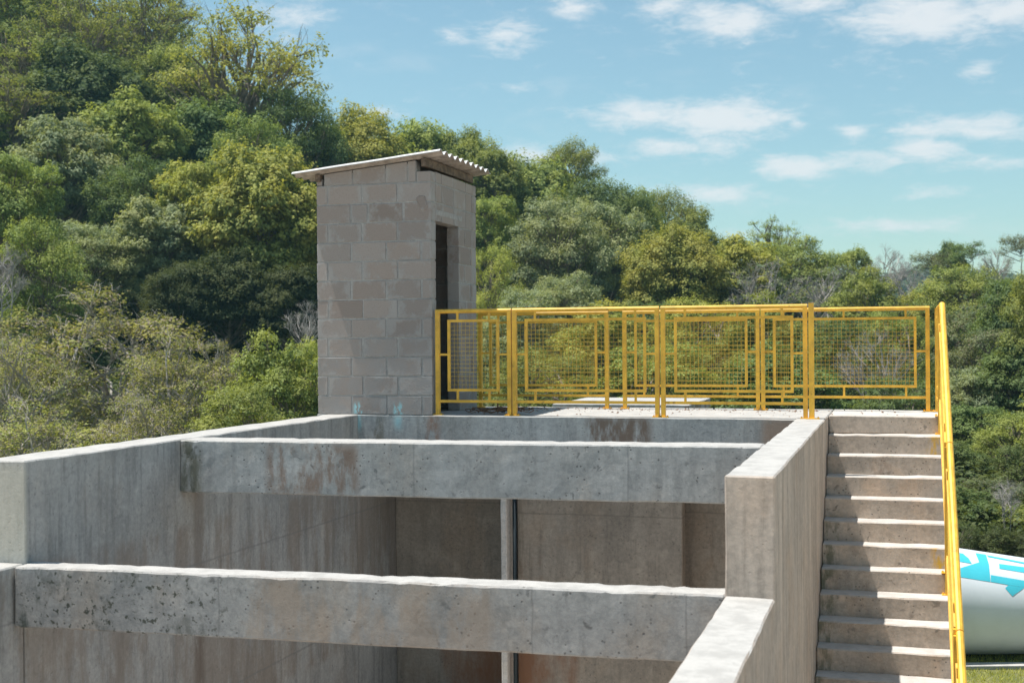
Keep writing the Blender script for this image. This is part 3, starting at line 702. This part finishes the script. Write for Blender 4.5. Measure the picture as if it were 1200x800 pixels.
def proto(kind, seed, bark):
    """a tree 10 m tall with a crown 8 m wide (fitted when placed); returns (trunk mesh, crown mesh)"""
    rg = np.random.default_rng(seed); rr = random.Random(seed)
    H, Wd = 10., 8.                           # modelled at a natural size, scaled afterwards
    K = dict(
        round=dict(nl=44, lr=(.85, 1.6), zc=.62, zr=.40, per=1500, ls=.115, up=.35, hollow=.62),
        lumpy=dict(nl=60, lr=(.6, 1.3), zc=.60, zr=.42, per=1300, ls=.11, up=.3, hollow=.62),
        tall=dict(nl=24, lr=(.7, 1.25), zc=.72, zr=.30, per=1400, ls=.11, up=.35, hollow=.35),
        feather=dict(nl=44, lr=(.55, 1.15), zc=.72, zr=.30, per=430, ls=.10, up=.5, hollow=.3, flat=.34),
        bush=dict(nl=60, lr=(.6, 1.25), zc=.52, zr=.50, per=900, ls=.10, up=.2, hollow=.6),
        thicket=dict(nl=60, lr=(.5, 1.2), zc=.50, zr=.50, per=620, ls=.095, up=.15, hollow=.5, loose=.5),
        droop=dict(nl=52, lr=(.5, 1.2), zc=.55, zr=.46, per=800, ls=.10, up=.1, hollow=.5, loose=.35),
        wispy=dict(nl=22, lr=(.6, 1.3), zc=.76, zr=.26, per=420, ls=.11, up=.3, hollow=.2, loose=.4),
        bare=dict(nl=26, lr=(.5, .9), zc=.70, zr=.30, per=0, ls=.1, up=.3, hollow=.4),
        sparse=dict(nl=30, lr=(.5, .9), zc=.70, zr=.30, per=70, ls=.12, up=.3, hollow=.4, loose=.5))[kind]
    lob = []
    tries = 0
    while len(lob) < K['nl'] and tries < 4000:
        tries += 1
        d = rg.normal(size=3); d /= np.linalg.norm(d)
        rad = rg.uniform(K['hollow'], 1) ** .7
        if d[2] < -.55 and kind not in ('bush', 'thicket'): continue
        r = rg.uniform(*K['lr']); wob = 1 + .22 * noise.noise(Vector(d * 1.6) + Vector((seed, 0, 0)))
        c = np.array([d[0] * (Wd / 2 - r * .75) * rad * wob, d[1] * (Wd / 2 - r * .75) * rad * wob, K['zc'] * H + d[2] * (K['zr'] * H - r * .6) * rad * wob])
        if any(np.linalg.norm(c - q[0]) < .56 * (r + q[1]) for q in lob): 
            if tries < 3000: continue
        lob.append((c, r))
    if K['per']:
        cs, ns = [], []
        for c, r in lob:
            n = int(K['per'] * (r / 1.2) ** 2 * rg.uniform(.7, 1.15))
            d = rg.normal(size=(n, 3)); d /= np.linalg.norm(d, axis=1)[:, None]
            d[:, 2] = np.where(d[:, 2] < -.25, -d[:, 2] * (rg.random(n) > .3) + d[:, 2] * .4, d[:, 2])
            lum = np.array([noise.noise(Vector(q * 2.3) + Vector(c)) for q in d]) if n else 0
            rad = r * (1 + .38 * lum) * (1 - rg.random(n) ** 2 * .35)
            rad *= 1 + K.get('loose', .12) * rg.normal(size=n) * .35
            p = d * rad[:, None]; p[:, 2] *= K.get('flat', .82)
            keep = (lum + rg.normal(size=n) * .12) > -.24
            cs.append((c + p)[keep]); ns.append(d[keep])
            m = n // 4                         # loose sprays sticking out of the outline
            o = rg.normal(size=(m, 3)); o /= np.linalg.norm(o, axis=1)[:, None]; o[:, 2] = abs(o[:, 2]) * .8
            k = max(3, m // 14); sp = o[rg.integers(0, max(1, min(k, m)), m)] if m else o
            q = c + sp * r * rg.uniform(.8, 1.42, m)[:, None] + rg.normal(size=(m, 3)) * r * .10
            cs.append(q); ns.append(sp)
        C_, N_ = np.concatenate(cs), np.concatenate(ns)
        V = leaves(C_, N_, K['ls'] * (1. if kind == 'feather' else (.9, 1.1, 1.35)[seed % 3]), rg); crown = raw_mesh('crown', V, np.arange(len(V)).reshape(-1, 4), rg.random(len(V) // 4))
    else: crown = None
    bm = bmesh.new()
    multi = kind in ('bush', 'thicket', 'bare', 'sparse', 'feather')
    stems = rr.randint(2, 4) if multi else 1
    lobs = sorted(lob, key=lambda q: q[0][2])
    thin = .55 if kind in ('thicket', 'bush', 'wispy', 'bare', 'sparse') else 1.
    tops = []
    for s in range(stems):
        a = rr.uniform(0, 6.28); base = Vector((math.cos(a) * .25 * (stems > 1), math.sin(a) * .25 * (stems > 1), -.4))
        top = Vector((math.cos(a) * (1.1 if stems > 1 else .3), math.sin(a) * (1.1 if stems > 1 else .3), H * (K['zc'] + .12)))
        mid = base.lerp(top, .5) + Vector((rr.uniform(-.4, .4), rr.uniform(-.4, .4), 0))
        limb(bm, base, mid, .20 * thin, .14 * thin, rr, .05, 4, 7); limb(bm, mid, top, .14 * thin, .05 * thin, rr, .08, 5, 6)
        tops.append((base, mid, top))
    for c, r in lob:
        b, m_, t_ = rr.choice(tops); zt = c[2] - (rr.uniform(1.2, 3.2) if kind != 'wispy' else rr.uniform(.1, 1.0)); q = (zt - m_.z) / max(.1, (t_.z - m_.z))
        st_ = m_.lerp(t_, min(1, max(0, q))) if q > 0 else b.lerp(m_, max(.35, min(1, (zt - b.z) / (m_.z - b.z))))
        cc = Vector(c); limb(bm, st_, cc, .065 * thin + .01, .022, rr, .12, 5, 4)
        ntw = dict(bare=12, lumpy=4, sparse=9, thicket=7, feather=6, wispy=6, droop=4).get(kind, 3)
        for j in range(ntw):
            d = Vector(rg.normal(size=3)); d.z = abs(d.z) * .8 + .2; d.normalize(); e_ = cc + d * r * rr.uniform(.8, 1.5)
            limb(bm, cc.lerp(st_, rr.uniform(0, .4)), e_, .018, .006, rr, .12, 3, 3)
            if kind in ('bare', 'sparse', 'thicket'):
                for _ in range(3):
                    d2 = (d + Vector(rg.normal(size=3)) * .6).normalized(); a_ = cc.lerp(e_, rr.uniform(.3, .9)); limb(bm, a_, a_ + d2 * r * .6, .009, .004, rr, .1, 2, 3)
    tr = bpy.data.meshes.new('trunk'); bm.to_mesh(tr); bm.free(); tr.materials.append(bark)
    return tr, crown
PR_ = {}
def get_proto(kind, var, bark):
    key = (kind, var)
    if key not in PR_: PR_[key] = proto(kind, hash_(kind) + var * 17, bark)
    return PR_[key]
def hash_(s): return sum((i + 3) * ord(c) for i, c in enumerate(s)) % 997
TR = random.Random(11)
LM = dict(mid=L_mid, dark=L_dark, lime=L_lime, silver=L_silver, dry=L_dry, grey=L_grey, gold=L_gold, far=L_blue, under=L_under)
crown_cache = {}
def plant(x, ytop, wpx, D, kind, leaf, label, var=None, name='tree', cat='tree', group='trees of the wooded hillside', bark=None, base=None):
    """x, ytop, wpx: where the photograph shows the crown; D: its distance from the camera in metres"""
    var = TR.randrange(3) if var is None else var
    bark = bark or (M_bark_pale if kind in ('bare', 'sparse', 'thicket') else M_bark_dark if kind == 'wispy' else M_bark)
    wx = (x - 600) / F * D; zt = EYE + (400 - .007 * (x - 600) - ytop) / F * D
    zb = ground_z(max(wx, -62), D) - .1 if base is None else base
    h = zt - zb; w = wpx / F * D * 1.06
    tr, cr = get_proto(kind, var, bark)
    o = bpy.data.objects.new(name, None); COL.objects.link(o); o.empty_display_size = .3
    o.location = (wx, D, zb); o.rotation_euler = (0, 0, TR.uniform(0, 6.28))
    tag(o, label, cat, group)
    sc = w / 8; q = min(1.3, max(.8, h / (10 * sc))); low = kind in ('bush', 'thicket')
    if low: q = min(1.7, max(.55, h / (10 * sc)))
    sz_ = sc * q; off = h - 10 * sz_           # the crown keeps its shape, the stem below it takes up the height
    tm = tr.copy(); n = len(tm.vertices); co = np.empty(n * 3, dtype=np.float32); tm.vertices.foreach_get('co', co); co = co.reshape(-1, 3)
    z = co[:, 2].copy(); zn = off + z * sz_; zsp = 3.4; bot = -.4
    if off > 0:
        m = z < zsp; zn[m] = bot + (z[m] - bot) / (zsp - bot) * (off + zsp * sz_ - bot)
    co[:, 0] *= sc; co[:, 1] *= sc; co[:, 2] = zn; tm.vertices.foreach_set('co', co.ravel()); tm.update()
    t = bpy.data.objects.new('trunk', tm); COL.objects.link(t); t.parent = o
    if cr is not None:
        if not cr.materials: cr.materials.append(None)
        c = bpy.data.objects.new('crown', cr); COL.objects.link(c); c.parent = o
        c.location = (0, 0, off); c.scale = (sc, sc, sz_)
        c.material_slots[0].link = 'OBJECT'; c.material_slots[0].material = LM[leaf]
    return o
T = [
 # high on the left
 (20, -50, 170, 82, 'lumpy', 'mid', 'broad tree filling the upper left corner of the photo'),
 (95, -20, 150, 78, 'feather', 'mid', 'airy tree at the top edge, right of the corner tree'),
 (45, 20, 150, 76, 'feather', 'mid', 'airy tree with thin upright branches below the corner tree'),
 (150, -40, 160, 84, 'feather', 'mid', 'tall airy tree running out of the top edge, left of the sky gap'),
 (190, -30, 110, 88, 'feather', 'lime', 'airy tree whose thin top branches cross the sky gap at the upper left'),
 (288, 4, 205, 74, 'feather', 'lime', 'spreading airy tree with bare slanting limbs against the sky, left of the tower'),
 (215, 60, 150, 78, 'feather', 'mid', 'airy tree behind the one with the slanting limbs'),
 (345, 104, 120, 72, 'lumpy', 'dark', 'dark rounded tree just below the right end of the airy spreading crown'),
 (205, 62, 120, 78, 'round', 'mid', 'dense tree below the sky gap at the upper left'),
 (105, 60, 160, 74, 'round', 'dark', 'dark dense tree under the huge corner tree'),
 (15, 80, 150, 70, 'feather', 'mid', 'airy tree at the left edge halfway up the hillside'),
 (150, 110, 140, 66, 'lumpy', 'mid', 'sunlit mid green tree left of the dark hollow in the hillside'),
 (245, 125, 130, 70, 'round', 'dark', 'shaded tree beneath the airy spreading crown'),
 (300, 140, 120, 68, 'lumpy', 'mid', 'mid green tree directly above the yellow-green crown beside the tower'),
 (80, 135, 130, 62, 'lumpy', 'silver', 'pale topped tree in the middle of the left hillside'),
 (18, 175, 110, 50, 'lumpy', 'mid', 'sunlit green bushy tree at the left edge with bare twigs in front'),
 (165, 190, 130, 60, 'lumpy', 'dark', 'dark tree between the pale topped tree and the silvery one'),
 (228, 190, 95, 58, 'lumpy', 'lime', 'small yellow-green tree left of the large round one beside the tower'),
 (312, 180, 160, 56, 'round', 'lime', 'large round yellow-green tree immediately left of the tower'),
 (105, 262, 130, 54, 'lumpy', 'silver', 'silvery green tree above the brownish thicket'),
 (185, 235, 120, 56, 'lumpy', 'silver', 'silvery green tree beside the dark hollow'),
 (50, 255, 110, 48, 'bush', 'mid', 'round green bush above the left end of the thicket'),
 (270, 300, 120, 53, 'round', 'under', 'deeply shaded tree in the dark hollow left of the tower'),  # trees in the hollow: its shade is put into darker leaf colour
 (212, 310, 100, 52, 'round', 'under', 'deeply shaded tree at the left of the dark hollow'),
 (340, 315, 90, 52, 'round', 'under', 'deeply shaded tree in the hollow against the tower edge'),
 # skyline right of the tower and behind it
 (425, 134, 135, 76, 'round', 'lime', 'smooth yellow-green crown on the skyline just above the tower roof'),
 (380, 150, 90, 74, 'lumpy', 'lime', 'yellow-green crown above the left end of the tower roof'),
 (490, 148, 120, 80, 'round', 'mid', 'green skyline tree directly behind the tower roof'),
 (548, 158, 95, 80, 'round', 'mid', 'skyline tree above the right end of the tower roof'),
 (582, 176, 80, 76, 'lumpy', 'mid', 'tree just right of the tower roof'),
 (572, 225, 80, 68, 'lumpy', 'mid', 'tree with orange tinged leaves beside the tower doorway'),
 (578, 285, 70, 56, 'bush', 'lime', 'bright yellow-green bush against the right side of the tower'),
 (665, 162, 85, 94, 'tall', 'mid', 'airy tree that stands highest on the skyline right of the tower'),
 (632, 190, 130, 80, 'round', 'mid', 'broad crown on the skyline beneath the highest airy tree'),
 (655, 233, 125, 66, 'lumpy', 'silver', 'pale grey-green tree in front of the dark crowns right of the tower'),
 (712, 214, 115, 74, 'round', 'dark', 'dark rounded skyline tree right of the highest airy tree'),
 (708, 232, 110, 69, 'lumpy', 'silver', 'silvery crown against the dark rounded skyline tree'),
 (745, 225, 80, 76, 'lumpy', 'mid', 'narrow tree left of the crown with sky showing through'),
 (787, 219, 92, 86, 'tall', 'mid', 'tree with blue sky showing through its crown, mid skyline'),
 (815, 258, 80, 80, 'tall', 'mid', 'lower right neighbour of the crown with sky showing through'),
 (790, 272, 125, 64, 'round', 'lime', 'bright lime green tree behind the middle of the railing'),
 (860, 278, 120, 66, 'lumpy', 'lime', 'lime green tree right of the brightest one behind the railing'),
 (905, 255, 70, 84, 'feather', 'mid', 'flat topped umbrella shaped tree standing up on the skyline'),
 (925, 282, 120, 72, 'lumpy', 'mid', 'green tree below the umbrella shaped crown'),
 (892, 300, 110, 62, 'sparse', 'grey', 'half bare grey branched tree behind the railing, below the umbrella crown'),
 (992, 287, 75, 74, 'lumpy', 'mid', 'small dark green tree left of the bare grey one on the skyline'),
 (970, 310, 110, 64, 'sparse', 'grey', 'tree of grey twigs behind the right half of the front railing'),
 (1010, 322, 100, 60, 'bush', 'mid', 'bushy green tree behind the thick double post'),
 (1045, 288, 60, 72, 'bare', 'grey', 'leafless pale grey tree standing against the sky'),
 (1062, 305, 50, 70, 'bare', 'grey', 'smaller leafless tree right of the pale grey one'),
 # right side
 (1092, 290, 52, 78, 'wispy', 'grey', 'thin stemmed tree with small dark crown, leftmost of those above the right slope'),
 (1112, 288, 46, 80, 'tall', 'dark', 'slim leafy tree second from the left above the right slope'),
 (1137, 279, 46, 76, 'wispy', 'dark', 'thin stemmed tree with the densest dark tuft above the right slope'),
 (1168, 288, 50, 74, 'sparse', 'grey', 'twiggy tree third from the right edge of the photo'),
 (1196, 270, 50, 72, 'wispy', 'grey', 'tallest wispy tree at the right edge of the photo'),
 (1130, 312, 120, 58, 'lumpy', 'mid', 'yellowish green tree right of the stair railing top'),
 (1090, 335, 80, 60, 'bush', 'lime', 'low bright bush behind the corner of the railings'),
 (1195, 318, 110, 46, 'lumpy', 'dark', 'dark green tree at the right edge, below the wispy ones'),
 (1140, 350, 100, 50, 'droop', 'grey', 'grey-green drooping tree beside the stair handrail'),
 (1190, 400, 110, 40, 'lumpy', 'dark', 'dark tree at the right edge at half height'),
 (1132, 425, 80, 40, 'droop', 'silver', 'pale drooping tree just right of the stair handrail'),
 (1185, 480, 110, 34, 'droop', 'mid', 'leafy tree behind the white tank at the right edge'),
 (1125, 520, 80, 33, 'bush', 'dark', 'dark bush directly behind the left end of the white tank'),
 (1165, 560, 90, 30, 'bush', 'grey', 'low grey-green bush right behind the white tank'),
 (1178, 560, 44, 27.5, 'bare', 'grey', 'small leafless tree with twisted pale branches right behind the white tank'),
 (1160, 385, 120, 44, 'droop', 'grey', 'dense grey-green crown between the handrail and the right edge, at railing height'),
 (1140, 470, 110, 37, 'lumpy', 'dark', 'dense dark crown right of the middle of the stair handrail'),
 (1200, 520, 110, 32, 'droop', 'dark', 'dark crown above the lettering of the white tank, at the right edge'),
 (1135, 575, 90, 29, 'bush', 'dark', 'low dark bush peeping over the left end of the white tank'),
 (1190, 590, 90, 28.5, 'bush', 'mid', 'low green bush peeping over the white tank at the right edge'),
 (1128, 612, 60, 23.5, 'bush', 'under', 'lowest dark shrub touching the left end of the white tank'),
 (1165, 618, 60, 23.2, 'bush', 'under', 'lowest dark shrub above the turquoise letters of the white tank'),
 (1205, 622, 70, 23, 'bush', 'under', 'lowest dark shrub above the tank at the right edge'),
 (1240, 300, 130, 40, 'lumpy', 'mid', 'tree beyond the right edge of the photo'),
 (1260, 450, 130, 32, 'bush', 'mid', 'bush beyond the right edge of the photo'),
 # behind the railings
 (615, 335, 110, 52, 'bush', 'silver', 'pale bush behind the first railing panels, beside the tower'),
 (660, 322, 105, 56, 'lumpy', 'silver', 'small pale tree behind the middle front railing panel'),
 (700, 362, 130, 46, 'bush', 'lime', 'yellow-green bush seen through the middle front railing panel'),
 (760, 352, 120, 54, 'bush', 'dark', 'dark bush seen through the gap of the back railing'),
 (825, 345, 140, 50, 'bush', 'lime', 'yellow-green bush seen through the right front railing panel'),
 (900, 352, 110, 48, 'bush', 'mid', 'green bush behind the right end of the front railing'),
 (985, 372, 120, 44, 'droop', 'dark', 'dark leafy tree seen through the widest railing panel'),
 (1050, 360, 110, 46, 'bush', 'mid', 'green bush behind the right end of the widest railing panel'),
 (1025, 385, 100, 40, 'bare', 'grey', 'pale leafless tree seen through the widest railing panel'),
 (770, 400, 160, 38, 'bush', 'mid', 'low green bush seen low through the front railing'),
 (640, 405, 150, 38, 'bush', 'mid', 'low green bush seen through the railing nearest the tower'),
 (920, 410, 160, 37, 'bush', 'dark', 'low dark bush seen through the railing near the double post'),
 (1050, 440, 120, 35, 'bush', 'dark', 'low dark bush behind the head of the stairs'),
 # thicket at the lower left
 (120, 338, 250, 36, 'thicket', 'dry', 'large brownish dry thicket above the left basin wall'),
 (25, 388, 170, 33, 'thicket', 'dry', 'dry thicket at the left edge above the basin wall'),
 (205, 392, 150, 33, 'thicket', 'dry', 'dry thicket with a dark stem right of the largest one'),
 (262, 392, 120, 34, 'thicket', 'dry', 'mixed green and dry bush in the middle of the lower left'),
 (325, 402, 130, 31, 'bush', 'mid', 'mid green bush left of the foot of the tower'),
 (365, 395, 80, 33, 'bush', 'lime', 'bright bush touching the foot of the tower'),
 (40, 470, 190, 27, 'thicket', 'dry', 'low thicket at the left edge right above the wall'),
 (170, 455, 170, 27, 'thicket', 'dry', 'low dry thicket just above the middle of the left wall'),
 (285, 450, 150, 27, 'bush', 'mid', 'low leafy bush above the far end of the left wall'),
 (358, 352, 60, 38, 'bare', 'grey', 'bare twisted grey branches beside the left side of the tower'),
 (6, 285, 70, 42, 'bare', 'grey', 'bare grey twigs at the left edge, middle height'),
 (-60, 330, 200, 36, 'thicket', 'dry', 'thicket beyond the left edge of the photo'),
 (-110, 60, 220, 66, 'round', 'mid', 'tree beyond the left edge of the photo'),
 (-60, 200, 180, 52, 'lumpy', 'lime', 'low tree beyond the left edge of the photo'),
]
for i, (x, y, w, D, kind, leaf, lab) in enumerate(T):
    b = kind in ('bush', 'thicket')
    plant(x, y, w, D, kind, leaf, lab, var=i % (2 if kind not in ('round', 'lumpy', 'bush') else 3),
          name='bush' if b else 'bare_tree' if kind == 'bare' else 'tree', cat='bush' if b else 'tree',
          group='bushes at the foot of the hill' if b else 'trees of the wooded hillside')

SKY = [(-120, -60), (0, -60), (150, -20), (240, 60), (330, 120), (420, 150), (560, 175), (660, 195), (760, 235), (860, 275), (960, 300), (1060, 330), (1200, 320), (1320, 310)]
def skyline(x):
    for (a, p), (b, q) in zip(SKY[:-1], SKY[1:]):
        if x <= b: return p + (q - p) * (x - a) / (b - a)
    return SKY[-1][1]
for row, (D, dy, step, w) in enumerate(((96, 30, 62, 105), (84, 85, 70, 110), (72, 150, 84, 125), (60, 215, 96, 135))):
    x = -110 + row * 23
    while x < 1300:
        y = skyline(x) + dy + TR.uniform(-14, 22)
        if row >= 2 and x < 400: x += 40; continue
        if y < 372 and not (1030 < x < 1110 and y < 340):
            where = next(w_ for x_, w_ in ((-60, 'beyond the upper left corner'), (-5, 'just beyond the left edge'), (40, 'at the left edge'), (110, 'near the left edge'), (175, 'left of the middle of the left hillside'), (240, 'in the middle of the left hillside'),
                (310, 'between the left hillside and the tower'), (380, 'just left of the tower'), (440, 'behind the left end of the roof'), (505, 'behind the middle of the roof'),
                (575, 'behind the right end of the roof'), (640, 'just right of the tower'), (700, 'below the highest skyline tree'), (770, 'right of the highest skyline tree'),
                (850, 'near the crown showing sky'), (910, 'left of the double post'), (970, 'above the double post'), (1030, 'behind the widest railing'), (1090, 'above the stair head'),
                (1150, 'right of the stair handrail'), (1215, 'at the right edge'), (9999, 'beyond the right edge')) if x < x_)
            level = ('', ' near the skyline', ' halfway down', ' lower down')[row] if row else ' along the skyline'
            far_, k = TR.choice((('round', 'dark'), ('lumpy', 'mid'), ('lumpy', 'dark'), ('round', 'mid')))
            leaf_word = 'dark green' if k == 'dark' else 'mid green'
            plant(x, y, w * TR.uniform(.85, 1.2), D * TR.uniform(.97, 1.03), far_, k, '%s tree %s, half hidden%s' % (leaf_word, where, level), group='half hidden trees deep in the hillside forest')
        x += step * TR.uniform(.8, 1.2)

def undergrowth():
    rg = np.random.default_rng(9); cs, ns, sz = [], [], []
    for _ in range(3600):
        D = rg.uniform(26.5, 100); x = rg.uniform(-.52, .5) * D; r = rg.uniform(.5, 1.5) * (D / 60) ** .5
        z = ground_z(x, D); n = 90
        d = rg.normal(size=(n, 3)); d /= np.linalg.norm(d, axis=1)[:, None]; d[:, 2] = abs(d[:, 2])
        cs.append(np.array([x, D, z]) + d * r * np.array([1, 1, 1.3]) * rg.uniform(.7, 1.15, n)[:, None]); ns.append(d); sz.append(np.full(n, .0034 * D))
    C_, N_ = np.concatenate(cs), np.concatenate(ns); V = leaves(C_, N_, np.concatenate(sz), rg)
    me = raw_mesh('undergrowth', V, np.arange(len(V)).reshape(-1, 4), rg.random(len(V) // 4))
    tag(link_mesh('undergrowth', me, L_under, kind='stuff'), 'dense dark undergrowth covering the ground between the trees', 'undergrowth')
    # wood on the distant hill
    cs, ns = [], []
    for _ in range(1500):
        x = rg.uniform(20, 230); D = rg.uniform(330, 440); z = ground_z(x, D); r = rg.uniform(3, 5.5); n = 55
        d = rg.normal(size=(n, 3)); d /= np.linalg.norm(d, axis=1)[:, None]; d[:, 2] = abs(d[:, 2])
        cs.append(np.array([x, D, z + 2]) + d * r * rg.uniform(.7, 1.1, n)[:, None]); ns.append(d)
    C_, N_ = np.concatenate(cs), np.concatenate(ns); V = leaves(C_, N_, 1.5, rg)
    me = raw_mesh('distant_wood', V, np.arange(len(V)).reshape(-1, 4), rg.random(len(V) // 4))
    tag(link_mesh('distant_wood', me, L_blue, kind='stuff'), 'hazy blue-green wood on the distant hill at the right', 'wood')
undergrowth()

# ------------------------------------------------------------------ air
def haze():
    bm = bmesh.new(); add_box(bm, (-420, -40, GZ - 8), (420, 560, 46))
    m = bpy.data.materials.new('haze'); m.use_nodes = True; nt = m.node_tree; nt.nodes.remove(nt.nodes['Principled BSDF'])
    v = nd(nt, 'ShaderNodeVolumePrincipled', ins={'Color': (.34, .70, .82, 1), 'Density': .0005, 'Anisotropy': .2})
    nt.links.new(v.outputs[0], nt.nodes['Material Output'].inputs['Volume'])
    o = bm_obj('haze', bm, m, kind='stuff'); tag(o, 'thin pale blue haze in the air over the whole valley', 'haze')
haze()
for o in bpy.data.objects:
    if '_o' in o: del o['_o']
